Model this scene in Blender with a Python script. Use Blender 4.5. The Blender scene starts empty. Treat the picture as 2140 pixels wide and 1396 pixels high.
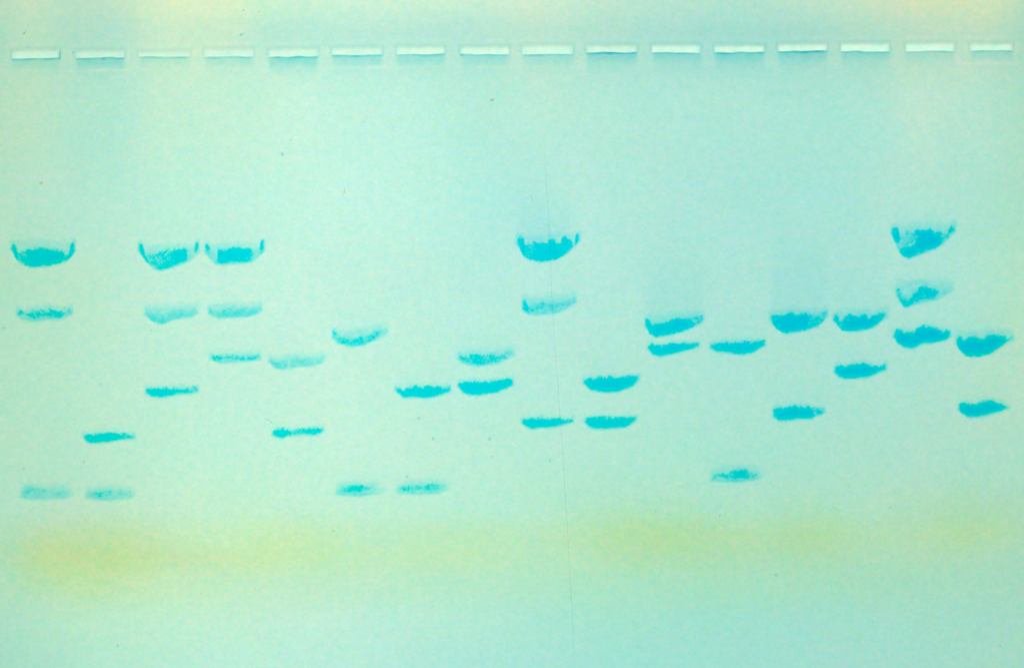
import bpy, math
import numpy as np
from mathutils import Vector

# ------------------------------------------------------------------ scale
# everything is laid out on the gel in units of 0.05 mm (u); the origin is the middle of the gel
S = 5e-5
W, H = 2140.0, 1396.0
def wx(x): return (np.asarray(x, float) - W / 2) * S
def wy(y): return (H / 2 - np.asarray(y, float)) * S

sc = bpy.context.scene
# ------------------------------------------------------------------ camera
cam_data = bpy.data.cameras.new('camera')
cam = bpy.data.objects.new('camera', cam_data)
sc.collection.objects.link(cam)
cam_data.lens = 150
cam_data.sensor_width = 36
cam.location = (0, 0, 150 * (W * S) / 36)
cam.rotation_euler = (0, 0, 0)
cam_data.clip_start = 0.01
cam_data.clip_end = 20
sc.camera = cam
# ------------------------------------------------------------------ world and lamps
world = bpy.data.worlds.new('World')
sc.world = world
world.use_nodes = True
world.node_tree.nodes['Background'].inputs[0].default_value = (0.9, 0.95, 1.0, 1)
world.node_tree.nodes['Background'].inputs[1].default_value = 0.25

lamp_d = bpy.data.lights.new('added_relief_light', 'AREA')  # added area light, out of view, tilted to bring out the gel's relief
lamp_d.shape = 'RECTANGLE'
lamp_d.size = 0.7
lamp_d.size_y = 0.25
LAMP_W = 11.3
lamp_d.energy = LAMP_W
lamp = bpy.data.objects.new('added_relief_light', lamp_d)
sc.collection.objects.link(lamp)
lamp.location = (0.05, 0.66, 0.74)
lamp.rotation_euler = (Vector((0, 0, 0)) - lamp.location).to_track_quat('-Z', 'Y').to_euler()

sc.view_settings.view_transform = 'Standard'
sc.view_settings.look = 'None'
sc.view_settings.exposure = 0
sc.view_settings.gamma = 1
sc.render.engine = 'CYCLES'
sc.cycles.transparent_max_bounces = 24
sc.cycles.max_bounces = 6
sc.cycles.min_transparent_bounces = 24
sc.cycles.use_denoising = False
sc.cycles.filter_width = 1.5

# ------------------------------------------------------------------ helpers
def lin(c):
    c = np.asarray(c, float) / 255.0
    return np.where(c <= 0.04045, c / 12.92, ((c + 0.055) / 1.055) ** 2.4)

def smooth(t):
    t = np.clip(t, 0, 1)
    return t * t * (3 - 2 * t)

def vnoise(h, w, cell, rng):
    """smooth random field, values about 0..1, features CELL units across"""
    gh, gw = int(h / cell) + 4, int(w / cell) + 4
    g = rng.random((gh, gw))
    yy = np.arange(h) / cell + rng.random(); xx = np.arange(w) / cell + rng.random()
    yi = yy.astype(int); xi = xx.astype(int)
    fy = smooth(yy - yi)[:, None]; fx = smooth(xx - xi)[None, :]
    a = g[yi][:, xi]; b = g[yi][:, xi + 1]; c = g[yi + 1][:, xi]; d = g[yi + 1][:, xi + 1]
    return (a * (1 - fx) + b * fx) * (1 - fy) + (c * (1 - fx) + d * fx) * fy

def ranked(f):
    r = np.empty(f.size); r[np.argsort(f, axis=None)] = np.linspace(0, 1, f.size)
    return r.reshape(f.shape)

def make_mesh(name, co, faces, mat, parent=None, tint=None, smooth_shade=False):
    me = bpy.data.meshes.new(name)
    faces = np.asarray(faces, np.int32)
    n, k = faces.shape
    me.vertices.add(len(co)); me.vertices.foreach_set('co', np.asarray(co, np.float32).ravel())
    me.loops.add(n * k); me.loops.foreach_set('vertex_index', faces.ravel())
    me.polygons.add(n); me.polygons.foreach_set('loop_start', np.arange(0, n * k, k, dtype=np.int32))
    me.update(calc_edges=True)
    if tint is not None:
        a = me.attributes.new('tint', 'FLOAT_COLOR', 'POINT')
        rgba = np.ones((len(co), 4), np.float32); rgba[:, :3] = tint
        a.data.foreach_set('color', rgba.ravel())
    if smooth_shade:
        me.polygons.foreach_set('use_smooth', np.ones(n, bool))
    me.materials.append(mat)
    me.validate()
    o = bpy.data.objects.new(name, me)
    sc.collection.objects.link(o)
    if parent: o.parent = parent
    return o

class Nodes:
    def __init__(self, name):
        self.m = bpy.data.materials.new(name); self.m.use_nodes = True
        self.t = self.m.node_tree; self.t.nodes.clear()
    def add(self, kind, **kw):
        n = self.t.nodes.new(kind)
        for k, v in kw.items(): setattr(n, k, v)
        return n
    def link(self, a, b): self.t.links.new(a, b)

def grain(N, colour_out, amp):
    """the fine mottling of the film of gel: each channel wanders a little"""
    tc = N.add('ShaderNodeTexCoord')
    total = None
    for scale, k, det in ((1 / (7.0 * S), 1.0, 1.5), (1 / (17.0 * S), 0.75, 1.0), (1 / (90.0 * S), 0.30, 1.0)):
        nz = N.add('ShaderNodeTexNoise'); nz.noise_dimensions = '3D'
        nz.inputs['Scale'].default_value = scale; nz.inputs['Detail'].default_value = det
        N.link(tc.outputs['Object'], nz.inputs['Vector'])
        sub = N.add('ShaderNodeVectorMath', operation='SUBTRACT'); sub.inputs[1].default_value = (0.5, 0.5, 0.5)
        N.link(nz.outputs['Color'], sub.inputs[0])
        mul = N.add('ShaderNodeVectorMath', operation='MULTIPLY')
        mul.inputs[1].default_value = tuple(a * k for a in amp)
        N.link(sub.outputs[0], mul.inputs[0])
        if total is None: total = mul.outputs[0]
        else:
            ad = N.add('ShaderNodeVectorMath', operation='ADD')
            N.link(total, ad.inputs[0]); N.link(mul.outputs[0], ad.inputs[1]); total = ad.outputs[0]
    one = N.add('ShaderNodeVectorMath', operation='ADD'); one.inputs[1].default_value = (1, 1, 1)
    N.link(total, one.inputs[0])
    out = N.add('ShaderNodeVectorMath', operation='MULTIPLY')
    N.link(colour_out, out.inputs[0]); N.link(one.outputs[0], out.inputs[1])
    return out.outputs[0]

def gel_material():
    N = Nodes('moist_gel')
    at = N.add('ShaderNodeAttribute', attribute_name='tint')
    col = grain(N, at.outputs['Color'], (0.48, 0.095, 0.25))
    tr = N.add('ShaderNodeBsdfTransparent'); N.link(col, tr.inputs['Color'])
    di = N.add('ShaderNodeBsdfDiffuse'); N.link(col, di.inputs['Color'])
    mx = N.add('ShaderNodeMixShader'); mx.inputs[0].default_value = 0.12
    N.link(tr.outputs[0], mx.inputs[1]); N.link(di.outputs[0], mx.inputs[2])
    gl = N.add('ShaderNodeBsdfGlossy'); gl.inputs['Roughness'].default_value = 0.28
    fr = N.add('ShaderNodeFresnel'); fr.inputs['IOR'].default_value = 1.34
    m2 = N.add('ShaderNodeMixShader')
    fm = N.add('ShaderNodeMath', operation='MULTIPLY'); fm.inputs[1].default_value = 0.5; N.link(fr.outputs[0], fm.inputs[0])
    N.link(fm.outputs[0], m2.inputs[0]); N.link(mx.outputs[0], m2.inputs[1]); N.link(gl.outputs[0], m2.inputs[2])
    out = N.add('ShaderNodeOutputMaterial'); N.link(m2.outputs[0], out.inputs['Surface'])
    return N.m

def clear_material():
    N = Nodes('clear_gel')
    tr = N.add('ShaderNodeBsdfTransparent'); tr.inputs['Color'].default_value = (1, 1, 1, 1)
    out = N.add('ShaderNodeOutputMaterial'); N.link(tr.outputs[0], out.inputs['Surface'])
    return N.m

def dye_material(name, amp):
    N = Nodes(name)
    at = N.add('ShaderNodeAttribute', attribute_name='tint')
    col = grain(N, at.outputs['Color'], amp)
    tr = N.add('ShaderNodeBsdfTransparent'); N.link(col, tr.inputs['Color'])
    out = N.add('ShaderNodeOutputMaterial'); N.link(tr.outputs[0], out.inputs['Surface'])
    return N.m

def speck_material(name, c):
    N = Nodes(name)
    tc = N.add('ShaderNodeTexCoord')
    nz = N.add('ShaderNodeTexNoise'); nz.inputs['Scale'].default_value = 1 / (3 * S)
    N.link(tc.outputs['Object'], nz.inputs['Vector'])
    rp = N.add('ShaderNodeValToRGB')
    rp.color_ramp.elements[0].color = tuple(v * 0.85 for v in c) + (1,)
    rp.color_ramp.elements[1].color = tuple(min(1, v * 1.1) for v in c) + (1,)
    N.link(nz.outputs['Fac'], rp.inputs[0])
    tr = N.add('ShaderNodeBsdfTransparent'); N.link(rp.outputs[0], tr.inputs['Color'])
    out = N.add('ShaderNodeOutputMaterial'); N.link(tr.outputs[0], out.inputs['Surface'])
    return N.m

def panel_material():
    N = Nodes('opal_panel')
    em = N.add('ShaderNodeEmission'); em.inputs['Color'].default_value = (1, 1, 1, 1)
    em.inputs['Strength'].default_value = 1.022
    out = N.add('ShaderNodeOutputMaterial'); N.link(em.outputs[0], out.inputs['Surface'])
    return N.m

M_GEL, M_CLEAR = gel_material(), clear_material()
M_DYE = dye_material('blue_stain', (0.10, 0.03, 0.02))
M_YELLOW = dye_material('yellow_dye', (0.02, 0.01, 0.05))
M_SPECK = speck_material('dye_speck', (0.87, 0.93, 0.94))
M_PALE_SPECK = speck_material('pale_speck', (0.95, 0.972, 0.975))
M_CREASE = speck_material('crease', (0.994, 0.996, 0.996))
M_PANEL = panel_material()

# ------------------------------------------------------------------ the light table under the gel
THICK = 22.0            # gel thickness, u
g = 900.0
def box(x0, y0, x1, y1, z0, z1):
    v = [(wx(x), wy(y), z * S) for z in (z0, z1) for (x, y) in ((x0, y0), (x1, y0), (x1, y1), (x0, y1))]
    f = [(0, 1, 2, 3), (7, 6, 5, 4), (0, 4, 5, 1), (1, 5, 6, 2), (2, 6, 7, 3), (3, 7, 4, 0)]
    return v, f
v, f = box(-g, -g, W + g, H + g, -THICK - 90, -THICK - 1)
table = make_mesh('light_table', v, f, M_PANEL)
table['kind'] = 'structure'
table['label'] = 'white opal light table glowing evenly under the gel'

# ------------------------------------------------------------------ the gel
gel = bpy.data.objects.new('stained_gel', None)
gel.empty_display_size = 0.01
sc.collection.objects.link(gel)
gel['label'] = 'pale blue green stained electrophoresis gel with sixteen wells and bright cyan bands'
gel['category'] = 'gel'

# stained gel colour over the white table, with edge vignetting painted in
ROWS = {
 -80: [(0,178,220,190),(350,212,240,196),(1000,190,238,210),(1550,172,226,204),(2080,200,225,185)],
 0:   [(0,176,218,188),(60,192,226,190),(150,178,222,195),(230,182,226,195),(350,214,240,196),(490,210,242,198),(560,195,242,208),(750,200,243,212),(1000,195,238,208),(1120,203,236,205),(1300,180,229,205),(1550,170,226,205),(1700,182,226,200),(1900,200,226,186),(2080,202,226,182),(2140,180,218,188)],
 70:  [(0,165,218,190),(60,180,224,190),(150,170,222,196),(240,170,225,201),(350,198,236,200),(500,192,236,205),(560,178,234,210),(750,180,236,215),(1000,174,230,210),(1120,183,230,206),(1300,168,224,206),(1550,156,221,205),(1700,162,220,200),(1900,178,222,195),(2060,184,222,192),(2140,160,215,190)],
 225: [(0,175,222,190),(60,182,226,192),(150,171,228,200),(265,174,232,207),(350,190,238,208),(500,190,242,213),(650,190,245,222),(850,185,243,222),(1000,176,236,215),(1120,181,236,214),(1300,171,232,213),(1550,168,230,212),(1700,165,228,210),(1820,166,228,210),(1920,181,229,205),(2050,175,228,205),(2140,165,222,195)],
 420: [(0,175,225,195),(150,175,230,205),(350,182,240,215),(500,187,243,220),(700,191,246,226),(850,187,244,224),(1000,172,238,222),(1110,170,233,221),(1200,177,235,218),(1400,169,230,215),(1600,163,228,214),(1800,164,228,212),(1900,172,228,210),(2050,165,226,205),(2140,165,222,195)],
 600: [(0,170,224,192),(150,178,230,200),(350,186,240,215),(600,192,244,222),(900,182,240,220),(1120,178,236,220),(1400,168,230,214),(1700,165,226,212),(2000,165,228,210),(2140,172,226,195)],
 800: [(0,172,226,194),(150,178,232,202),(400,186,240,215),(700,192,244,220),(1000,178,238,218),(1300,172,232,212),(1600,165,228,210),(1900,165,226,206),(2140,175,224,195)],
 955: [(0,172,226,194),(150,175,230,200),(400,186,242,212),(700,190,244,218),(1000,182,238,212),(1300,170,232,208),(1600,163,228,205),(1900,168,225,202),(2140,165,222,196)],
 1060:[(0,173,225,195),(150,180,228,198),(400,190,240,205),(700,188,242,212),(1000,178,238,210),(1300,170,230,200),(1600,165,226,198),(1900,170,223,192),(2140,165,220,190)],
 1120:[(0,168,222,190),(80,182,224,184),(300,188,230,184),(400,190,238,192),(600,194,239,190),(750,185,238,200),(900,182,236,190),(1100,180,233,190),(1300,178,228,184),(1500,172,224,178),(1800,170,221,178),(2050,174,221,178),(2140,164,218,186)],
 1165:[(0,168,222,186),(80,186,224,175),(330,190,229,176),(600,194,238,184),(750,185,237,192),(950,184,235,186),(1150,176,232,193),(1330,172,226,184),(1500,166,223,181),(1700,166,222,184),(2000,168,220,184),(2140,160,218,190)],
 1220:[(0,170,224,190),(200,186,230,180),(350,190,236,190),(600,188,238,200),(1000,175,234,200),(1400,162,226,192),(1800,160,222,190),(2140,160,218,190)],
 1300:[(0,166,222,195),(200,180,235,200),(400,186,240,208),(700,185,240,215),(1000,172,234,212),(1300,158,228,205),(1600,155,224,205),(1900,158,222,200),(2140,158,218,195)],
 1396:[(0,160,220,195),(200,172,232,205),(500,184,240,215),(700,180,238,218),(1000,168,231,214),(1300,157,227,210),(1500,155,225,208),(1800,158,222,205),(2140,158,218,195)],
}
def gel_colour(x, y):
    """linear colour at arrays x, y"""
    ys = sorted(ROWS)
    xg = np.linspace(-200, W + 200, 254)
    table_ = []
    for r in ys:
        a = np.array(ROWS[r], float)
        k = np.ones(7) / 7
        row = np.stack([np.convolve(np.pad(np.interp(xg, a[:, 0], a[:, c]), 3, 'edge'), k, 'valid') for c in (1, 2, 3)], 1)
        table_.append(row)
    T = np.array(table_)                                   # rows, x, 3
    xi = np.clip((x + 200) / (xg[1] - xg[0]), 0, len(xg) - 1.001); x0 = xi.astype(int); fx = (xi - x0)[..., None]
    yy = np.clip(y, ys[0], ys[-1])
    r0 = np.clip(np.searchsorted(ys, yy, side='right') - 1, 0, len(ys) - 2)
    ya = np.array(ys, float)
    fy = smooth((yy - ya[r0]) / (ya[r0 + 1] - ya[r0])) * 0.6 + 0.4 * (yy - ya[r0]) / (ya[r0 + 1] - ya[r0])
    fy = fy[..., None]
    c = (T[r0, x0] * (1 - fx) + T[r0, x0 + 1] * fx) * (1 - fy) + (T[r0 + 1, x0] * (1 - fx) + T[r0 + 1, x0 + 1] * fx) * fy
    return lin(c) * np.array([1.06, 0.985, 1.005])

# wells: x0, x1, top, bottom of the opening, blue deposit at the lower wall, blue shade below, brightness, [deposit spots (x, strength)]
WELLS = [
 (24,124,104,122,.55,.30,.55,[(55,.5,10),(110,.8,4),(100,.4,12)]),
 (157,260,105,120,.50,.45,.50,[(218,1.3,3),(238,.5,8),(252,.5,5),(175,.3,10)]),
 (289,397,107,118,.40,.20,.60,[(320,.25,20),(375,.3,15)]),
 (426,530,102,118,.35,.25,.80,[(447,.45,14),(508,.35,14)]),
 (560,665,101,118,.45,.55,.85,[(580,.3,10),(622,.6,18)]),
 (693,799,99,115,.55,.40,.90,[(745,.5,14),(715,.3,10)]),
 (828,930,97,113,.45,.40,1.0,[(890,.3,20)]),
 (962,1064,97,113,.30,.35,1.0,[(964,1.2,4),(1030,.4,16)]),
 (1091,1198,94,113,.40,.30,.95,[(1130,.4,12),(1110,.2,8)]),
 (1225,1331,94,109,.70,.55,.75,[(1275,1.2,14),(1322,.6,4),(1245,.3,10)]),
 (1362,1465,93,110,.40,.40,.95,[(1372,.4,6),(1420,.4,15)]),
 (1492,1598,94,109,.50,.55,.90,[(1510,.6,10),(1520,.4,8),(1590,.4,6)]),
 (1625,1729,91,106,.60,.50,.85,[(1685,1.3,16),(1708,1.1,8),(1660,.5,8)]),
 (1757,1860,90,107,.40,.40,.95,[(1800,.3,14),(1845,.2,6)]),
 (1892,1995,89,107,.30,.25,.90,[(1975,.35,14)]),
 (2027,2117,90,106,.30,.30,.70,[(2105,.4,8),(2050,.2,10)]),
]
wxc = np.array([(a[0] + a[1]) / 2 for a in WELLS]); wyc = np.array([(a[2] + a[3]) / 2 for a in WELLS])
fit = np.polyfit(wxc, wyc, 2)
def drift(x): return np.polyval(fit, np.clip(x, -100, W + 100))          # middle of the row of wells

# grid: x lines through the wells' edges, y lines that follow the row of wells
R = 5.0                                                                   # margin of the well part around its opening
xl = list(np.linspace(-300.0, -90.0, 30))
for a in WELLS:
    e0, e1 = a[0] - R, a[1] + R
    n = max(2, int(round((e0 - xl[-1]) / 4))); xl += list(np.linspace(xl[-1], e0, n + 1)[1:])
    n = int(round((e1 - e0) / 2)); xl += list(np.linspace(e0, e1, n + 1)[1:])
xl += list(np.linspace(xl[-1], W + 300, 50)[1:])
xl = np.array(xl)
v_lo, v_hi = -16.0, 18.0
vl = np.concatenate([np.linspace(-420, -46, 70)[:-1], np.linspace(-46, v_lo, 16)[:-1], np.linspace(v_lo, v_hi, 35)[:-1],
                     np.linspace(v_hi, 60, 22)[:-1], np.linspace(60, 1600, 250)])
mid = float(np.mean(wyc))
GX, V = np.meshgrid(xl, vl)
fall = smooth(1 - np.maximum(0, np.abs(V) - 60) / 120)
GY = mid + V + (drift(GX) - mid) * fall
rng = np.random.default_rng(5)

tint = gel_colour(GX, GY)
height = np.zeros_like(GX)
h_, w_ = GX.shape
# slow unevenness of the gel's surface
height += 0.35 * np.sin(GX / 97.0 + 1.2 * np.sin(GY / 210.0)) * np.cos(GY / 133.0)


def window(x, x0, x1, s): return smooth((x - x0) / s + .5) * smooth((x1 - x) / s + .5)
# stain trailed up the lanes: x0, x1, y0, y1, strength (negative: paler lane)
TRAILS = [(1085,1202,360,500,.13),(1090,1202,560,640,.05),(1350,1467,430,672,.12),(1612,1728,400,665,.13),(1745,1852,470,665,.07),
 (1868,1992,540,610,.07),(1872,1985,640,700,.07),(1866,1995,400,480,.04),(1999,2112,620,705,.06),(960,1072,640,745,.06),(960,1072,380,640,.025),(1486,1598,600,720,.05),
 (1486,1596,900,985,.05),(830,940,740,812,.04),(696,808,600,690,.035),(1222,1334,700,790,.05),(27,155,440,515,.03),(292,414,440,515,.03),(431,551,440,510,.04),
 (560,665,118,400,-.03),(150,262,140,420,.03),(1870,1950,130,400,-.02),
 (45,150,960,1018,.03),(182,284,960,1020,.03),(705,803,960,1012,.04),(832,940,960,1010,.04),(1617,1722,760,850,.05),(1745,1850,700,762,.04),(2004,2108,770,845,.05)]
def nz1(x, seed, cell):
    r = np.random.default_rng(seed); g_ = r.random(4000)
    t = (x + 300) / cell; i = t.astype(int); f_ = smooth(t - i)
    return g_[i] * (1 - f_) + g_[i + 1] * f_
fine = vnoise(h_, w_, 3.5, rng)
for (tx0, tx1, ty0, ty1, st_) in TRAILS:
    grow = smooth((GY - ty0) / (ty1 - ty0)) ** 1.3 if st_ > 0 else smooth((GY - ty0) / 40) * smooth((ty1 - GY) / 120)
    e = 0.9 * st_ * window(GX, tx0, tx1, 36) * grow * smooth((ty1 + 12 - GY) / 24) * (0.8 + 0.4 * vnoise(h_, w_, 9, rng))
    tint *= np.stack([np.exp(-1.6 * e), np.exp(-0.30 * e), np.exp(-0.05 * e)], -1)
for k, (x0, x1, yt, yb, dep, shade, bright, spots) in enumerate(WELLS):
    sel = (GX > x0 - 40) & (GX < x1 + 40) & (GY > yt - 40) & (GY < yb + 60)
    x, y = GX[sel], GY[sel]
    slope = np.polyval(np.polyder(fit), (x0 + x1) / 2)
    tl = slope * (x - (x0 + x1) / 2)
    yt_, yb_ = yt + tl + (nz1(x, 10 + k, 14) - .5) * 1.6, yb + tl + (nz1(x, 60 + k, 22) - .5) * 2.4
    inside = window(x, x0, x1, 4) * smooth((y - yt_ - 1) / 9 + .5) * smooth((yb_ - y) / 1.6 + .5)
    height[sel] += -3.0 * inside
    # swollen lip round the opening, lower moat outside it
    dx = np.maximum(np.maximum(x0 - x, x - x1), 0); dy = np.maximum(np.maximum(yt_ - y, y - yb_), 0)
    dist = np.hypot(dx, dy)
    height[sel] += (0.35 * np.exp(-((dist - 7) / 4.0) ** 2) - 0.3 * np.exp(-((dist - 17) / 5.0) ** 2)) * (1 - inside)
    t = tint[sel]
    # shade of blue dye that ran into the gel below the well
    sh = shade * window(x, x0 + 3, x1 - 1, 12) * np.where(y > yb_, np.exp(-(np.maximum(y - yb_ - 6, 0) / 20.0) ** 1.5), 0)
    sh = sh * (0.75 + 0.5 * fine[sel])
    # thin pale outline beside and under: light bent at the lip, painted as tint
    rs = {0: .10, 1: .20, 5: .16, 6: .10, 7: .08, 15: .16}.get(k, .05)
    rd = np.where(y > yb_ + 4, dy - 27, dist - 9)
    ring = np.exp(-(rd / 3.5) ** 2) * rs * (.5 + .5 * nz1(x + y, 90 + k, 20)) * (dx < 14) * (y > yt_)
    rim = 0.10 * np.exp(-((dist - 3) / 2.8) ** 2) * (y < yt_ + 2)  # dim line along the upper edge, relief shading painted into the tint
    # deposit line
    line = 1.25 * dep * (0.55 + 0.7 * nz1(x, 130 + k, 9))
    for (sx, st, sw) in spots: line = line + st * np.exp(-((x - sx) / sw) ** 2) * (0.7 + .6 * nz1(x, 150 + k, 5))
    line = line * window(x, x0 - 1, x1 + 1, 5) * np.exp(-((y - yb_ - 2.6) / 2.8) ** 2)
    if k == 0:
        line = line + 2.0 * np.exp(-((x - x1 - 0.5) / 1.8) ** 2) * smooth((y - yt) / 8) * smooth((yb + 4 - y) / 3)
    side = 0.22 * (np.exp(-((x - x0 + 1.5) / 2.2) ** 2) + np.exp(-((x - x1 - 1.5) / 2.2) ** 2)) * smooth((y - yt_ + 2) / 4) * smooth((yb_ + 2 - y) / 4)
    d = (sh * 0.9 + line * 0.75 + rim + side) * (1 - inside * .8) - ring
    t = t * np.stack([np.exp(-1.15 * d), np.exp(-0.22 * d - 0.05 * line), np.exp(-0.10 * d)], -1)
    # in the well only a thin, hardly stained floor of gel is left
    floor_c = lin((205, 244, 218)) * (1 + .14 * (bright - .6)) * (1 + .05 * (nz1(x, 200 + k, 12) - .5))[:, None]
    edge_fade = np.clip((y - yt_) / (yb_ - yt_), 0, 1)
    b = inside * (0.6 + 0.4 * bright) * (0.30 + 0.70 * smooth(edge_fade * 1.25 + .2 * bright)) * window(x, x0 - 1 + 5 * rng.random(), x1 + 1 - 5 * rng.random(), 13)
    t = t * (1 - b[:, None]) + floor_c * b[:, None]
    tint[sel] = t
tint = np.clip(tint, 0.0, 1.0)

co = np.stack([wx(GX), wy(GY), height * S], -1).reshape(-1, 3)
idx = np.arange(h_ * w_).reshape(h_, w_)
quads = np.stack([idx[1:, :-1], idx[1:, 1:], idx[:-1, 1:], idx[:-1, :-1]], -1)      # facing up
cxm = (GX[:-1, :-1] + GX[1:, 1:]) / 2; cvm = (V[:-1, :-1] + V[1:, 1:]) / 2
owner = np.full(cxm.shape, -1)
for k, a in enumerate(WELLS):
    owner[(cxm > a[0] - R) & (cxm < a[1] + R) & (cvm > v_lo) & (cvm < v_hi)] = k
def submesh(mask):
    q = quads[mask]; used, inv = np.unique(q, return_inverse=True)
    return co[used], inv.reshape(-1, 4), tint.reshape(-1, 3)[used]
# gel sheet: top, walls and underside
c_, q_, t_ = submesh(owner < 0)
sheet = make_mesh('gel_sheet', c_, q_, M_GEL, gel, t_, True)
# underside and rim, a part of its own: the wet film the sheet sits on
loop = np.concatenate([idx[0, :], idx[1:, -1], idx[-1, -2::-1], idx[-2:0:-1, 0]])
top_c = co[loop]; bot_c = top_c.copy(); bot_c[:, 2] = -THICK * S
n = len(loop); i = np.arange(n); j = (i + 1) % n
wallf = np.stack([i, j, j + n, i + n], 1)
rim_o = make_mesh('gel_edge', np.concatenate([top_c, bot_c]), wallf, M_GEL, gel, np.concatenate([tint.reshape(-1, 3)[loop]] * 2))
x0, x1, y0, y1 = top_c[:, 0].min(), top_c[:, 0].max(), top_c[:, 1].min(), top_c[:, 1].max()
nb = 12
bx_, by_ = np.meshgrid(np.linspace(x0, x1, nb), np.linspace(y0, y1, nb))
bc = np.stack([bx_, by_, np.full_like(bx_, -THICK * S)], -1).reshape(-1, 3)
bi = np.arange(nb * nb).reshape(nb, nb)
bq = np.stack([bi[:-1, :-1], bi[1:, :-1], bi[1:, 1:], bi[:-1, 1:]], -1).reshape(-1, 4)
make_mesh('gel_underside', bc, bq, M_CLEAR, gel)
WELL_LABELS = {0: 'well with a dark blue line down its right wall', 1: 'well with a dark dot on its lower edge',
               9: 'well with a strong blue deposit along its lower edge', 12: 'well with a blue streak under its right half',
               15: 'shorter well with rounded pale surround'}
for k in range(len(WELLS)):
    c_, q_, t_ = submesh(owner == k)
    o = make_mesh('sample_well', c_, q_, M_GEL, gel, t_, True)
    if k in WELL_LABELS: o['label'] = WELL_LABELS[k]

# ------------------------------------------------------------------ the stained bands
# each: label, cores [[(x, top, bottom, cover)...]...], halo [(x, top, bottom, strength)...] or None
def edges(top, bot, cover=1.0):
    """top and bottom outlines given separately -> one list; cover a number or [(x, c)...]"""
    xs = sorted(set([p[0] for p in top] + [p[0] for p in bot]))
    tx, ty = zip(*top); bx, by = zip(*bot)
    if not isinstance(cover, (int, float)):
        qx, qy = zip(*cover); cv = np.interp(xs, qx, qy)
    else: cv = [cover] * len(xs)
    return [(x, float(np.interp(x, tx, ty)), float(np.interp(x, bx, by)), float(c)) for x, c in zip(xs, cv)]

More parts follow.
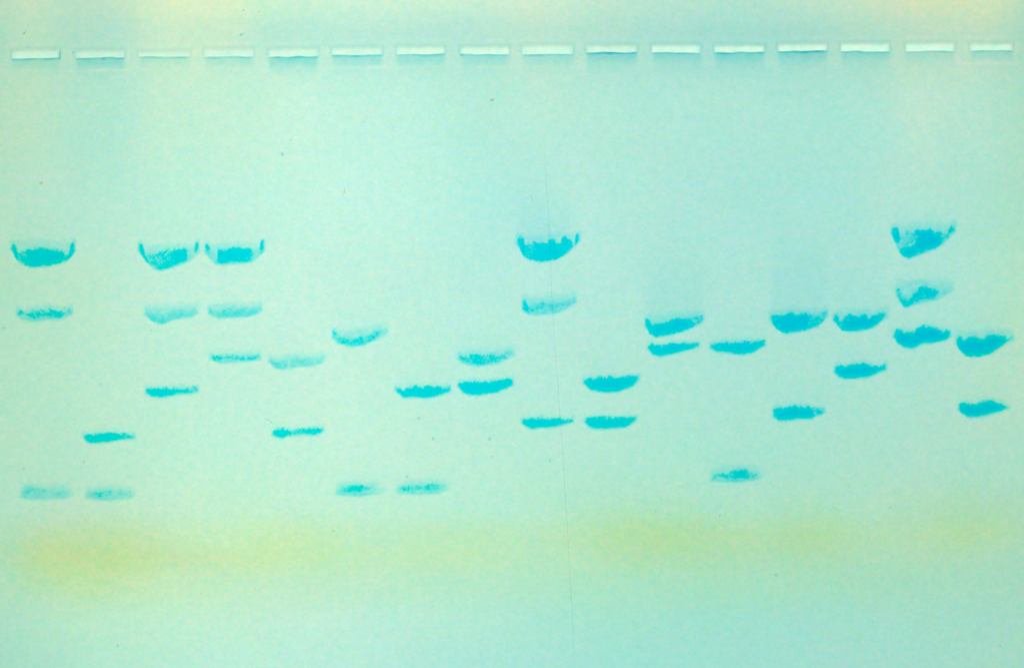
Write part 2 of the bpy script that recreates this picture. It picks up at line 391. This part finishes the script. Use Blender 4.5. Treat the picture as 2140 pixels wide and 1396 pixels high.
BANDS = [
 # lane 1
 ('wide dense band with upturned ends', [[(25,516,521,1),(30,511,536,1),(35,521,544,1),(38,527,547,.8),(48,524,553,.8),(55,522,555,.9),(63,520,559,1),(80,518,557,1),(100,518,555,1),(115,523,553,1),(127,522,550,.95),(133,529,548,.85),(140,531,544,.6),(145,525,541,.9),(147,510,538,1),(151,507,534,1),(154.5,511,527,1)]], [(24,504,522,.5),(40,506,548,.35),(63,505,560,.4),(100,504,557,.4),(140,508,546,.35),(156,500,526,.5)]),
 ('narrow ragged band', [[(38,650,658,.7),(44,646,658,.75),(50,654,658,.5),(61,653,662,.8),(68,649,667,.75),(76,650,667,.75),(86,648,661,.85),(97,650,660,.7),(104,646,662,.75),(115,651,664,.9),(126,651,663,.9),(134,652,660,.7),(138,651,656,.15),(143,644,653,.6),(147,642,652,.3)]], [(36,640,660,.4),(50,645,668,.4),(70,642,671,.45),(100,640,667,.45),(130,642,667,.4),(150,635,655,.4)]),
 ('very faint blurred band', [[(47,1020,1034,.2),(60,1018,1032,.42),(75,1020,1033,.32),(100,1022,1034,.2),(125,1018,1034,.2),(145,1019,1033,.1)]], [(44,1014,1040,.3),(60,1012,1042,.42),(100,1014,1042,.34),(140,1014,1040,.3),(152,1018,1036,.15)]),
 # lane 2
 ('narrow dense band', [edges([(175,909),(188,908),(215,905),(242,906.5),(262,907),(279,910)],[(175,914),(183,924),(202,924.5),(229,922),(256,917),(279,914)],[(175,.9),(200,1),(255,1),(265,.8),(279,.7)])], None),
 ('faint blurred band', [[(183,1030,1036,.2),(192,1027,1036,.5),(205,1027,1037,.6),(215,1025,1038,.5),(228,1025,1036,.4),(245,1022,1036,.22),(258,1028,1038,.3),(275,1023,1036,.12)]], [(180,1020,1040,.3),(205,1018,1044,.42),(240,1017,1044,.36),(270,1018,1042,.32),(284,1022,1036,.15)]),
 # lane 3
 ('wide speckled band with upturned ends', [[(291,511,522,1),(294,509,530,1),(299,513,538,.95),(303,532,543,.7),(310,532,552,.5),(323,530,559,.6),(336,526,564,.68),(350,522,561,.75),(360,522,557,.85),(368,521,554,.98),(377,519,551,1),(388,519,546,1),(392,521,545,.3),(404,518,538,.08),(407,512,527,.4),(409,508,526,.9),(413,506,522,.95),(416,508,518,.5)]], [(290,505,525,.5),(303,512,543,.38),(320,514,561,.42),(336,514,566,.45),(377,510,553,.42),(400,512,543,.32),(416,502,528,.4)]),
 ('pale blurred band', [[(305,645,656,.35),(310,648,664,.25),(322,655,672,.35),(340,660,675,.4),(350,655,671,.25),(370,646,664,.18),(380,648,662,.25),(400,645,660,.1),(410,640,655,.2)]], [(303,640,658,.42),(318,642,670,.46),(338,641,677,.5),(370,638,666,.45),(400,637,662,.42),(413,634,655,.38)]),
 ('narrow dense band with a ragged right end', [edges([(306,813),(323,810),(343,811.5),(357,810),(380,811),(404,810),(412,809)],[(306,821),(316,827),(333,830),(350,828),(363,825),(380,821),(397,822.6),(412,816)],[(306,1),(374,1),(384,.75),(395,.62),(404,.7),(412,.5)])], None),
 # lane 4
 ('wide band with a square core and upturned ends', [[(430,512,524,.9),(434,511,527,1),(437,514,530,.7),(441,522,536,.15),(453,522,548,.1),(455,520,549,.95),(463,521,551,.95),(471,522,551,.9),(484,516,547,.95),(500,518,548,.9),(515,519,547,.9),(523,519,545,.9),(527,521,540,.5),(530,524,540,.1),(541,520,532,.1),(544,508,524,.8),(547,504,523,1),(551,505,518,.9)]], [(429,506,528,.5),(437,510,538,.4),(450,512,552,.42),(465,508,554,.42),(500,508,551,.42),(525,509,548,.42),(540,512,538,.35),(552,498,524,.5)]),
 ('pale blurred band', [[(438,643,654,.4),(443,648,655,.35),(450,652,662,.15),(462,648,658,.4),(466,649,662,.6),(480,642,660,.25),(500,646,658,.3),(508,642,660,.35),(520,645,660,.25),(535,645,655,.2),(541,637,650,.35),(544,635,648,.25)]], [(436,638,656,.42),(455,637,665,.46),(480,634,663,.5),(520,636,661,.5),(546,630,650,.42)]),
 ('thin ragged band', [[(442,742,748,.5),(450,744,754,.75),(457,745,755,.75),(465,743,751,.75),(480,741,749,.6),(495,743,752,.65),(510,745,752,.7),(525,746,752,.75),(532,743,750,.8),(541,741,746,.6)]], [(440,736,752,.4),(460,736,759,.42),(500,735,756,.42),(543,734,752,.4)]),
 # lane 5
 ('pale blurred band sagging at its left', [[(565,750,756,.35),(572,758,765,.35),(585,758,769,.3),(596,755,768,.35),(605,750,760,.1),(622,745,760,.25),(632,748,758,.3),(645,746,758,.12),(660,750,760,.12),(675,744,752,.15)]], [(562,742,757,.35),(575,746,769,.42),(590,745,772,.45),(620,739,766,.42),(655,742,764,.42),(672,738,758,.38),(682,738,750,.15)]),
 ('narrow dense band pinched in the middle', [edges([(570,903),(579,896.6),(592,895),(602,899),(612,903),(622,897),(640,896),(653,895),(674,895)],[(570,908),(579,912.5),(589,915),(602,910),(616,908),(633,906),(653,908),(668,905),(674,900)],[(570,1),(603,1),(611,.7),(620,.82),(650,.9),(674,.9)])], None),
 # lane 6
 ('soft speckled band curving up at both ends', [[(696,690,704,.6),(700,692,706,.5),(707,702,714,.35),(715,708,718,.6),(722,706,719,.75),(735,712,721,.8),(745,706,720,.6),(757,704,720,.65),(766,702,715,.4),(775,698,713,.7),(785,693,706,.7),(793,691,702,.45),(800,686,698,.1),(808,684,692,.1)]], [(695,685,706,.4),(705,690,717,.42),(734,691,724,.5),(760,686,721,.45),(785,682,710,.4),(810,678,695,.3)]),
 ('faint band with a dense middle', [[(708,1019,1028,.25),(720,1017,1028,.5),(732,1015,1028,.8),(745,1015,1027,.95),(755,1014,1027,.85),(762,1016,1025,.5),(775,1014,1024,.3),(790,1014,1024,.12)]], [(703,1012,1034,.32),(745,1008,1036,.48),(790,1008,1032,.3),(805,1012,1026,.12)]),
 # lane 7
 ('narrow dense band', [edges([(827,809),(835,812.5),(843,816),(852,810),(869,808),(895,808),(922,809),(940,807)],[(827,814),(835,824),(843,830),(869,829),(892,831),(909,828),(926,822.6),(940,817)],[(827,1),(920,1),(932,.8),(940,.75)])], None),
 ('faint ragged band', [[(833,1018,1022,.3),(842,1015,1025,.55),(852,1014,1026,.7),(862,1015,1024,.4),(872,1014,1024,.5),(885,1015,1023,.45),(900,1012,1024,.6),(915,1013,1022,.5),(925,1012,1020,.35),(935,1012,1019,.1)]], [(830,1009,1031,.32),(870,1005,1032,.4),(915,1004,1030,.4),(942,1008,1024,.12)]),
 # lane 8
 ('soft speckled band curving up to the right', [[(960,739,750,.6),(965,745,755,.6),(975,745,758,.6),(985,742,760,.72),(997,740,761,.85),(1005,742,762,.8),(1015,743,760,.6),(1025,738,758,.6),(1037,744,756,.6),(1048,740,752,.55),(1060,736,748,.4),(1072,730,740,.1)]], [(958,732,752,.35),(975,736,762,.42),(1000,733,765,.46),(1040,732,760,.4),(1075,722,742,.25)]),
 ('dense smooth band rising to the right', [edges([(958.5,801),(964.5,798),(996,797),(1006,798),(1040,796),(1053,793),(1070,792)],[(958.5,807),(967,819),(980,823.6),(996,825),(1016,822.6),(1040,818),(1057,811.5),(1070,804)],1.0)], None),
 # lane 9
 ('wide dense band with upturned ends', [[(1082,499,508,1),(1085,496,515,1),(1090,496,529,1),(1095,500,536,1),(1097,511,538,.9),(1104,509,541,.82),(1110,508,544,.82),(1116,503,545,.85),(1127,507,547,.95),(1136,508,546,1),(1144,509,544,.97),(1147,499,544,.95),(1159,499,542,1),(1163,508,541,1),(1172,507,539,.97),(1175,497,536,.95),(1183,494,530,.9),(1190,500,526,.85),(1196,508,518,.9),(1198,512,516,.4),(1201,503,512,.1),(1203,493,510,.9),(1207,489,506,1),(1209.5,492,500,.9)]], [(1081,488,510,.5),(1095,494,537,.4),(1127,494,548,.45),(1160,488,543,.45),(1185,487,530,.4),(1200,490,516,.35),(1211,484,504,.5)]),
 ('pale speckled band with a dense left end', [[(1093,629,645,.85),(1097,628,650,1),(1102,633,652,1),(1106,644,653,.6),(1114,640,651,.55),(1122,636,650,.5),(1128,632,645,.5),(1135,630,646,.5),(1142,634,642,.4),(1150,632,644,.4),(1158,636,650,.4),(1168,633,640,.5),(1172,632,638,.6),(1180,632,640,.3),(1190,630,638,.25),(1198,625,632,.15)]], [(1092,618,650,.42),(1105,622,657,.45),(1130,620,657,.48),(1160,618,654,.46),(1185,616,644,.42),(1203,610,632,.38)]),
 ('narrow dense band', [edges([(1092,876),(1104,873),(1131,874),(1154,875),(1168,874),(1181,878),(1196,875.5)],[(1092,884),(1104,893),(1117,895),(1134,892),(1154,891.6),(1175,887.6),(1185,883),(1196,881)],[(1092,1),(1172,1),(1184,.85),(1196,.75)])], None),
 # lane 10
 ('dense band rising to the right', [edges([(1221,792),(1228,790.7),(1245,790.7),(1254,785.6),(1265,790),(1275,787),(1292,790),(1309,786.6),(1334,784.6)],[(1221,801),(1232,812.5),(1252,818),(1272,819),(1292,817.6),(1309,811),(1323,805.8),(1334,792)],1.0)], None),
 ('dense band with a rounded lower edge', [edges([(1223,875),(1232,873),(1265,872),(1292,873),(1319,871),(1329,871.4)],[(1223,881),(1232,891.6),(1245,895),(1292,894),(1309,891),(1319,885),(1329,876)],1.0)], None),
 # lane 11
 ('dense band sagging at its left', [edges([(1350,668),(1358,666),(1363,677),(1381,674.5),(1397,672),(1410,665.5),(1433,666),(1448,663),(1468,660.4)],[(1350,682),(1358,697.7),(1371,704),(1386,701.5),(1407,697.7),(1427,692.5),(1443,686),(1458,679.7),(1468,667)],[(1350,1),(1436,1),(1446,.75),(1468,.6)])], [(1349,660,684,.45),(1371,660,705,.42),(1400,656,700,.42),(1440,653,688,.42),(1470,652,672,.4)]),
 ('narrow dense band just under its neighbour', [edges([(1355,721),(1363,718),(1371,723),(1391,721),(1407,717),(1433,717),(1459,717)],[(1355,728.5),(1363,739),(1379,744.4),(1397,741),(1417,736),(1433,731),(1445,728.5),(1459,723)],1.0)], None),
 # lane 12
 ('narrow band with a ragged upper edge', [edges([(1485,721),(1499,718),(1515,715.7),(1535,716),(1561,712),(1576,713),(1598,710.5)],[(1485,726),(1497,733.6),(1515,735),(1535,738.8),(1551,740),(1569,737.5),(1584,730),(1598,720)],[(1485,.85),(1515,.9),(1540,.95),(1580,.92),(1598,.8)])], None),
 ('short ragged band', [[(1491,992,999,.6),(1497,990,998,.5),(1505,988,996,.9),(1512,988,997,.9),(1518,992,999,.85),(1525,987,1000,.6),(1532,984,1002,.75),(1540,982,1001,.95),(1548,979,1000,.95),(1555,983,1000,.95),(1561,979,1000,.8),(1567,987,999,.6),(1573,987,997,.6),(1578,990,997,.6),(1585,988,996,.2)]], [(1486,980,1004,.3),(1500,978,1006,.4),(1540,973,1007,.5),(1575,976,1003,.4),(1594,980,998,.2)]),
 # lane 13
 ('wide dense band with a speckled right end', [edges([(1612,661.7),(1618,658.6),(1636,658),(1651,652.7),(1664,658),(1677,654.5),(1690,655),(1700,656.5),(1715,658),(1727,651.4)],[(1612,670),(1620,686),(1636,695),(1646,696.4),(1664,692.5),(1684,690),(1695,686),(1710,679.7),(1720,673),(1728,656)],[(1612,1),(1685,1),(1697,.72),(1728,.65)])], [(1611,652,674,.42),(1640,648,697,.45),(1680,644,691,.45),(1710,647,682,.42),(1730,642,662,.4)]),
 ('narrow dense band with a ragged right end', [edges([(1617,855),(1626,851),(1639,852.5),(1648,850),(1661,847),(1678,849),(1690,848.6),(1697,855),(1711,852.5),(1721,854.5)],[(1617,869.5),(1627,878),(1639,878),(1655,876),(1673,874),(1697,874),(1704,868),(1715,866),(1721,861)],[(1617,1),(1697,1),(1702,.7),(1721,.6)])], None),
 # lane 14
 ('wide dense band with a notch at its left', [edges([(1743,661.7),(1749,655),(1753,662),(1755,673),(1764,664),(1777,656.5),(1792,660),(1808,655),(1815,664),(1828,655),(1850,655)],[(1743,669),(1751,681),(1758,688.7),(1777,694),(1797,691),(1818,687),(1831,679.7),(1844,669),(1850,659)],[(1743,.9),(1751,.9),(1755,.6),(1760,.95),(1825,.97),(1840,.8),(1850,.7)])], [(1742,650,672,.4),(1760,650,690,.42),(1800,646,692,.45),(1830,645,682,.42),(1856,642,662,.35)]),
 ('dense smooth band', [edges([(1745,770),(1750,763.5),(1770,765),(1782,760),(1804,759.6),(1822,762),(1843,765),(1847,759.6),(1851,759.6)],[(1745,778),(1753,786.4),(1766,790.4),(1793,789.7),(1814,787),(1830,780.6),(1842,776),(1851,772)],1.0)], None),
 # lane 15
 ('tall ragged band with a hollow left and upturned ends', [
   [(1863.5,482,487,1),(1866,477,495,1),(1870,475,503,1),(1875,477,509,1),(1879,481,510,.9),(1884,497,509,.5),(1886,500,508,.3)],
   [(1882,520,528,.95),(1886,517,533,1),(1892,516,537,1),(1899,515,540,1),(1907,513,537,1),(1914,508,535,1),(1918,505,532,1)],
   [(1880,490,508,.25),(1890,484,514,.34),(1900,482,513,.38),(1907,482,510,.5),(1909,486,505,.6),(1912,483,500,.8),(1916,480,528,.88),(1920,477,529,.92),(1928,480,529,.97),(1936,481,524,.95),(1944,477,523,.97),(1949,478,521,1),(1953,486,520,1),(1960,483,517,.97),(1967,485,511,.85),(1970,492,510,.7),(1973,489,503,.3),(1977,487,497,.6),(1982,484,498,.7),(1984,475,490,.88),(1988,472,487,1),(1992.5,474,482,.95)]],
   [(1863,468,488,.5),(1872,470,512,.42),(1885,472,535,.46),(1900,470,541,.46),(1925,466,532,.46),(1960,466,518,.4),(1982,468,500,.4),(1996,460,484,.5)]),
 ('ragged zigzag band', [[(1875,604,617,.7),(1880,604,626,.75),(1884,613,634,.75),(1888,622,640,.7),(1895,626,643,.8),(1900,626,641,.78),(1905,622,637,.78),(1911,611,631,.86),(1918,605,631,.88),(1924,600,626,.88),(1931,599,624,.85),(1937,598,624,.9),(1943,604,624,.9),(1949,607,624,.9),(1955,605,622,.88),(1960,605,614,.85),(1963,607,611,.3),(1971,609,615,.4),(1975,606,610,.1),(1982,600,606,.15)]], [(1874,592,620,.4),(1890,590,643,.42),(1930,585,630,.5),(1960,588,626,.4),(1990,586,608,.32)]),
 ('thick dense band with a humped upper edge', [edges([(1869,696),(1872,690),(1883,689),(1889,694),(1911,693),(1922,683),(1938,681),(1950,683),(1961,688),(1969,693),(1980,688.7),(1985,693)],[(1869,704),(1876,716),(1889,724.6),(1901,727),(1911,726),(1922,721),(1934,716.7),(1945,716.7),(1957,713.7),(1967,712),(1977,709),(1985,702.7)],1.0)], None),
 # lane 16
 ('thick dense band with a ragged top', [edges([(1999,713),(2005,702.6),(2011,705.6),(2017,710),(2025,703),(2040,702.6),(2044,708),(2055,708),(2064,701),(2073,699.5),(2085,699.5),(2102,704),(2106,710),(2115,704)],[(1999,718),(2004,729.6),(2016,742.4),(2029,745),(2046,745),(2062,741.7),(2076,735.7),(2085,728),(2096,722),(2102,716),(2115,708)],[(1999,.97),(2095,1),(2102,.9),(2106,.5),(2115,.55)])], [(1998,694,720,.42),(2030,692,746,.45),(2075,688,738,.45),(2100,688,720,.4),(2118,690,711,.3)]),
 ('dense band tapering to the right', [edges([(2004,847),(2008,842.5),(2025,842.5),(2040,844),(2055,838),(2078,838),(2087,844),(2091,841.7),(2100,845.5),(2107,850)],[(2004,855),(2011,863.5),(2025,871),(2047,870),(2064,867),(2076,862.8),(2094,857.5),(2107,851.5)],[(2004,1),(2095,1),(2107,.8)])], None),
]

def solid_from_grid(name, X, Y, keep, ztop, zbot, tint_v, mat, parent):
    """a closed lens of dye: the kept cells of the grid, a top, an underside and the sides between"""
    h, w = X.shape
    idx = np.arange(h * w).reshape(h, w)
    q = np.stack([idx[1:, :-1], idx[1:, 1:], idx[:-1, 1:], idx[:-1, :-1]], -1)[keep]
    used, inv = np.unique(q, return_inverse=True); inv = inv.reshape(-1, 4)
    n = len(used)
    # vertices on the border of the kept cells: there the top and the underside share one vertex
    border = np.bincount(inv.ravel(), minlength=n) < 4
    cx, cy = wx(X.ravel()[used]), wy(Y.ravel()[used])
    zt_, zb_ = ztop.ravel()[used].copy(), zbot.ravel()[used].copy()
    rim = (zt_ + zb_)[border] / 2
    zt_[border] = rim
    low = np.full(n, -1); inner = np.nonzero(~border)[0]
    low[border] = np.nonzero(border)[0]; low[inner] = n + np.arange(len(inner))
    top = np.stack([cx, cy, zt_ * S], -1); bot = np.stack([cx, cy, zb_ * S], -1)[inner]
    under_f = low[inv[:, ::-1]]
    all_border = border[inv].all(axis=1)
    faces = np.concatenate([inv[~all_border], under_f[~all_border]])
    tv = tint_v.reshape(-1, 3)[used]
    return make_mesh(name, np.concatenate([top, bot]), faces, mat, parent, np.concatenate([tv, tv[inner]]), True)

def base_z(x, y):
    return 0.35 * np.sin(x / 97.0 + 1.2 * np.sin(y / 210.0)) * np.cos(y / 133.0)

def build_band(k, label, cores, halo):
    rng = np.random.default_rng(100 + k)
    allp = [p for c in cores for p in c]
    hx = [p[0] for p in (halo or allp)]
    X0, X1 = min(min(p[0] for p in allp), min(hx)) - 16, max(max(p[0] for p in allp), max(hx)) + 16
    Y0 = min(min(p[1] for p in allp), min([p[1] for p in halo]) if halo else 9999) - 24
    Y1 = max(max(p[2] for p in allp), max([p[2] for p in halo]) if halo else 0) + 16
    xs = np.arange(X0, X1, 1.0); ys = np.arange(Y0, Y1, 1.0)
    X, Y = np.meshgrid(xs, ys); h, w = X.shape
    n1 = ranked(vnoise(h, w, 1.7, rng) * 0.45 + vnoise(h, w, 3.2, rng) * 0.5 + vnoise(h, w, 7, rng) * 0.3 + rng.random((h, w)) * 0.12)
    soft = vnoise(h, w, 6, rng) * .6 + vnoise(h, w, 14, rng) * .4
    under = np.zeros((h, w)); solid = np.zeros((h, w)); deep = np.zeros((h, w))
    for c in cores:
        a = np.array(c, float)
        jt = (nz1(xs, 300 + k, 4.0) - .5) * 2.0 + (nz1(xs, 340 + k, 8) - .5) * 2.0
        jb = (nz1(xs, 380 + k, 3.2) - .5) * 1.3 + (nz1(xs, 420 + k, 9) - .5) * 1.0
        yt = np.interp(xs, a[:, 0], a[:, 1]) + jt; yb = np.interp(xs, a[:, 0], a[:, 2]) + jb
        s = np.interp(xs, a[:, 0], a[:, 3])
        endd = np.minimum(xs - a[0, 0], a[-1, 0] - xs)
        up = np.clip((Y - yt + 3.4) / 6.5, 0, 1); dn = np.clip((yb - Y + 2.0) / 4.0, 0, 1)
        en = np.clip((endd + 2.2) / 4.2, 0, 1)
        se = s * 1.12 * np.minimum(np.minimum(up, dn), en)
        soft_w = 0.24 + 0.28 * (1 - np.clip(s, 0, 1))
        top_ = 0.72 + 0.28 * smooth((s - .25) / .4)
        solid = np.maximum(solid, np.clip((se - n1) / soft_w + 0.42, 0, 1) * (se > 0.02) * top_ * smooth(se / .3 + .2))
        under = np.maximum(under, smooth(np.minimum(np.minimum((Y - yt + 11) / 17, (yb - Y + 6.5) / 12), (endd + 8) / 13)) * np.clip(s * 1.0 + .12, 0, .52) * (0.70 + 0.6 * soft))
        deep = np.maximum(deep, smooth((np.minimum(Y - yt, yb - Y) - 2) / 9) * smooth((s - .75) / .25) * smooth(endd / 14))
    if halo is None:
        a = np.array(cores[0], float)
        a = np.stack([a[:, 0], a[:, 1] - 3.5, a[:, 2] + 1.5, np.full(len(a), .42)], 1)
        a[0, 0] -= 1; a[-1, 0] += 2
    else: a = np.array(halo, float)
    yt = np.interp(xs, a[:, 0], a[:, 1]); yb = np.interp(xs, a[:, 0], a[:, 2]); st = np.interp(xs, a[:, 0], a[:, 3])
    kk = np.ones(5) / 5
    yt = np.convolve(np.pad(yt, 2, 'edge'), kk, 'valid'); yb = np.convolve(np.pad(yb, 2, 'edge'), kk, 'valid')
    dup = np.maximum(yt - Y + 5, 0) / 9.0; ddn = np.maximum(Y - yb + 2.5, 0) / 5.0
    dx = np.maximum(np.maximum(a[0, 0] - X, X - a[-1, 0]) + 2, 0) / 5.0
    # within the halo the stain grows towards the leading (lower) edge
    depth = smooth((Y - yt) / np.maximum(yb - yt, 4))
    hl = 1.35 * st * (0.50 + 0.6 * depth) * np.exp(-(dup ** 2 + ddn ** 2 + dx ** 2)) * (0.68 + 0.62 * soft)
    hl = hl * (1 + 0.25 * (n1 - .5))
    for _ in range(2):                                   # the dye has spread a little
        solid[1:-1, 1:-1] = (4 * solid[1:-1, 1:-1] + solid[:-2, 1:-1] + solid[2:, 1:-1] + solid[1:-1, :-2] + solid[1:-1, 2:]) / 8
    hl = np.clip(np.maximum(hl, under) + .3 * np.minimum(hl, under) - 0.008, 0, .8)
    d = hl + (1 - hl) * solid
    # fade to nothing at the mesh border so that no edge shows
    m = np.minimum(np.minimum(X - X0, X1 - 1 - X) / 8, np.minimum(Y - Y0, Y1 - 1 - Y) / 6)
    d = d * np.clip(m, 0, 1)
    blue = np.clip((X - 1180) / 700, 0, 1) * 0.65 + 0.35
    Tr = np.clip(1 - 1.02 * d, 0.0, 1) ** 1.05
    Tg = 1 - 0.115 * d - 0.05 * d * d - 0.15 * deep * blue
    Tb = 1 - 0.012 * d + 0.04 * deep
    Tb = np.clip(Tb, 0, 1.02)
    # rims of the solid cores look greener
    rimg = solid * (1 - smooth(deep * 3)); Tb = Tb * (1 - 0.025 * rimg)
    T = np.sqrt(np.stack([Tr, Tg, Tb], -1))
    dc = (d[:-1, :-1] + d[1:, :-1] + d[:-1, 1:] + d[1:, 1:]) / 4
    keep = dc > 0.022
    bz = base_z(X, Y)
    zt = bz - 0.5 + 1.3 * smooth(d / .12); zb = bz - 1.6 - 7.0 * np.clip(d, 0, 1)
    o = solid_from_grid('protein_band', X, Y, keep, zt, zb, T, M_DYE, gel)
    o['label'] = label
    return o
for k, (label, cores, halo) in enumerate(BANDS):
    build_band(k, label, cores, halo)

# ------------------------------------------------------------------ yellow smears of tracking dye
SMEARS = [  # x, y, rx, ry, strength
 (205,1155,130,66,.185),(95,1175,80,60,.10),(610,1140,110,55,.08),(1315,1112,105,56,.15),(1450,1120,100,50,.09),(1685,1112,75,58,.12),(2040,1085,110,54,.13),
]
for k, (cx, cy, rx, ry, st) in enumerate(SMEARS):
    rng = np.random.default_rng(700 + k)
    xs = np.arange(cx - rx * 2.3, cx + rx * 2.3, 7.0); ys = np.arange(cy - ry * 2.3, cy + ry * 2.3, 7.0)
    X, Y = np.meshgrid(xs, ys); h, w = X.shape
    r2 = ((X - cx) / rx) ** 2 + ((Y - cy) / ry) ** 2
    d = .82 * st * (np.exp(-r2 * .8) - 0.02) * (0.85 + .3 * vnoise(h, w, 5, rng))
    d = np.clip(d, 0, 1)
    T = np.sqrt(np.stack([1 - .24 * d, 1 - .22 * d, 1 - 1.45 * d], -1))
    dc = (d[:-1, :-1] + d[1:, 1:]) / 2
    bz = base_z(X, Y)
    o = solid_from_grid('yellow_dye_smear', X, Y, dc > 0.001, bz - .6 + 1.0 * smooth(d / .05) + .03 * k, bz - 3 - .1 * k - 6 * d / st, T, M_YELLOW, gel)
    o['label'] = ['strongest yellow smear', 'faint yellow smear at the edge', 'pale yellow smear', 'yellow green smear', 'paler yellow green smear',
                  'small yellow green smear', 'yellow green smear near the edge'][k]

# ------------------------------------------------------------------ crease, specks, fibres
def ribbon(name, pts, width, mat, zt=0.35, zb=-1.0):
    """a fine raised thread along pts, tapering to its ends"""
    p = np.array(pts, float); seg = np.hypot(*np.diff(p, axis=0).T); L = np.concatenate([[0], np.cumsum(seg)])
    m = max(6, int(L[-1] / 6)); t = np.linspace(0, L[-1], m)
    x = np.interp(t, L, p[:, 0]); y = np.interp(t, L, p[:, 1])
    tx, ty = np.gradient(x), np.gradient(y); ln = np.hypot(tx, ty) + 1e-9; nx, ny = -ty / ln, tx / ln
    wd = width / 2 * np.clip(np.sin(np.pi * np.clip(t / L[-1], .02, .98)) * 3, .25, 1)
    ring = []
    for (a, z) in ((-1, zb), (-.8, zt * .6), (0, zt), (.8, zt * .6), (1, zb)):
        ring.append(np.stack([wx(x + nx * wd * a), wy(y + ny * wd * a), (base_z(x, y) + z) * S], -1))
    c = np.stack(ring, 1).reshape(-1, 3); f = []
    for i_ in range(m - 1):
        for j_ in range(5):
            a, b = i_ * 5 + j_, i_ * 5 + (j_ + 1) % 5
            f.append((a, b, b + 5, a + 5))
    o = make_mesh(name, c, f, mat, gel, None, True)
    return o
cr = [(1136,275),(1140,340),(1144,420),(1151,560),(1157,690),(1164,780),(1172,895),(1178,975),(1183,1060),(1189,1160),(1195,1260),(1201,1396),(1203,1440)]
rr = np.random.default_rng(3)
cr2 = []
for (a, b) in zip(cr[:-1], cr[1:]):
    for t in (0, .25, .5, .75): cr2.append((a[0] + (b[0] - a[0]) * t + rr.normal() * .35, a[1] + (b[1] - a[1]) * t))
cr2.append(cr[-1])
o = ribbon('hairline_crease', cr2, 1.3, M_CREASE); o['label'] = 'long fine vertical crease below the middle of the gel'

def speck(x, y, r, mat, name, seed, el=1.0, ang=0.0):
    rng = np.random.default_rng(seed); m = 9
    c = [(wx(x), wy(y), (base_z(x, y) + 1.4) * S)]
    for (rad, z) in ((.6, 1.1), (1.0, .6), (1.0, -1.2)):
        for i_ in range(m):
            a = 2 * math.pi * i_ / m; q = r * rad * (0.75 + .5 * rng.random())
            dx, dy = math.cos(a) * q * el, math.sin(a) * q
            c.append((wx(x + dx * math.cos(ang) - dy * math.sin(ang)), wy(y + dx * math.sin(ang) + dy * math.cos(ang)), (base_z(x, y) + z) * S))
    c.append((wx(x), wy(y), (base_z(x, y) - 1.3) * S))
    f = []
    me = bpy.data.meshes.new(name)
    for i_ in range(m):
        j_ = (i_ + 1) % m
        f.append((0, 1 + j_, 1 + i_))
        for b in (0, 1): f.append((1 + b * m + i_, 1 + b * m + j_, 1 + (b + 1) * m + j_, 1 + (b + 1) * m + i_))
        f.append((1 + 2 * m + i_, 1 + 2 * m + j_, len(c) - 1))
    me.from_pydata([tuple(map(float, q)) for q in c], [], f); me.materials.append(mat)
    o = bpy.data.objects.new(name, me); sc.collection.objects.link(o); o.parent = gel
    return o
DARK = [(135,643,2.4),(1170,303,1.8),(608,293,1.5),(51,70,2.2),(509,22,2.0),(541,25,2.0),(503,73,2.0),(1504,1078,2.4),(1370,1068,2.0)]
PALE = [(875,874,2.6),(905,917,3.0),(1024,917,3.0),(1028,954,2.2),(1149,963,2.0),(850,996,2.4),(1622,1201,3.2),(697,1110,2.2),(246,1348,2.4),
        (2090,1348,2.0),(316,690,1.8),(8,685,2.0),(210,803,1.8),(175,965,2.6),(50,979,2.4),(1029,210,3.2),(590,323,2.6),(85,383,3.0),(1862,1060,1.6),
        (1126,498-20,1.4),(650,786,1.2),(1333,1352,1.6),(760,255,1.4),(1985,505,1.4),(420,1240,1.6),(152,110,2.4)]
for k, (x, y, r) in enumerate(DARK): speck(x, y, r, M_SPECK, 'dark_speck', 900 + k)
for k, (x, y, r) in enumerate(PALE): speck(x, y, r, M_PALE_SPECK, 'faint_speck', 950 + k, 1.3, k * 1.1)
speck(843, 896, 2.2, speck_material('bright_speck', (1.7, 1.12, 1.2)), 'bright_speck', 990)
for k, pts in enumerate([[(719,390),(721,397),(719,404),(718,410)], [(1106,408),(1110,411),(1112,418),(1110,424)], [(553,873),(560,877),(567,882),(571,887)],
                         [(84,388),(86,382),(91,379)], [(1022,212),(1029,209),(1034,208)], [(46,74),(51,69),(56,64)], [(500,77),(505,73),(510,69)], [(586,318),(591,323),(592,328)]]):
    ribbon('lint_fibre', pts, 2.6, M_PALE_SPECK)
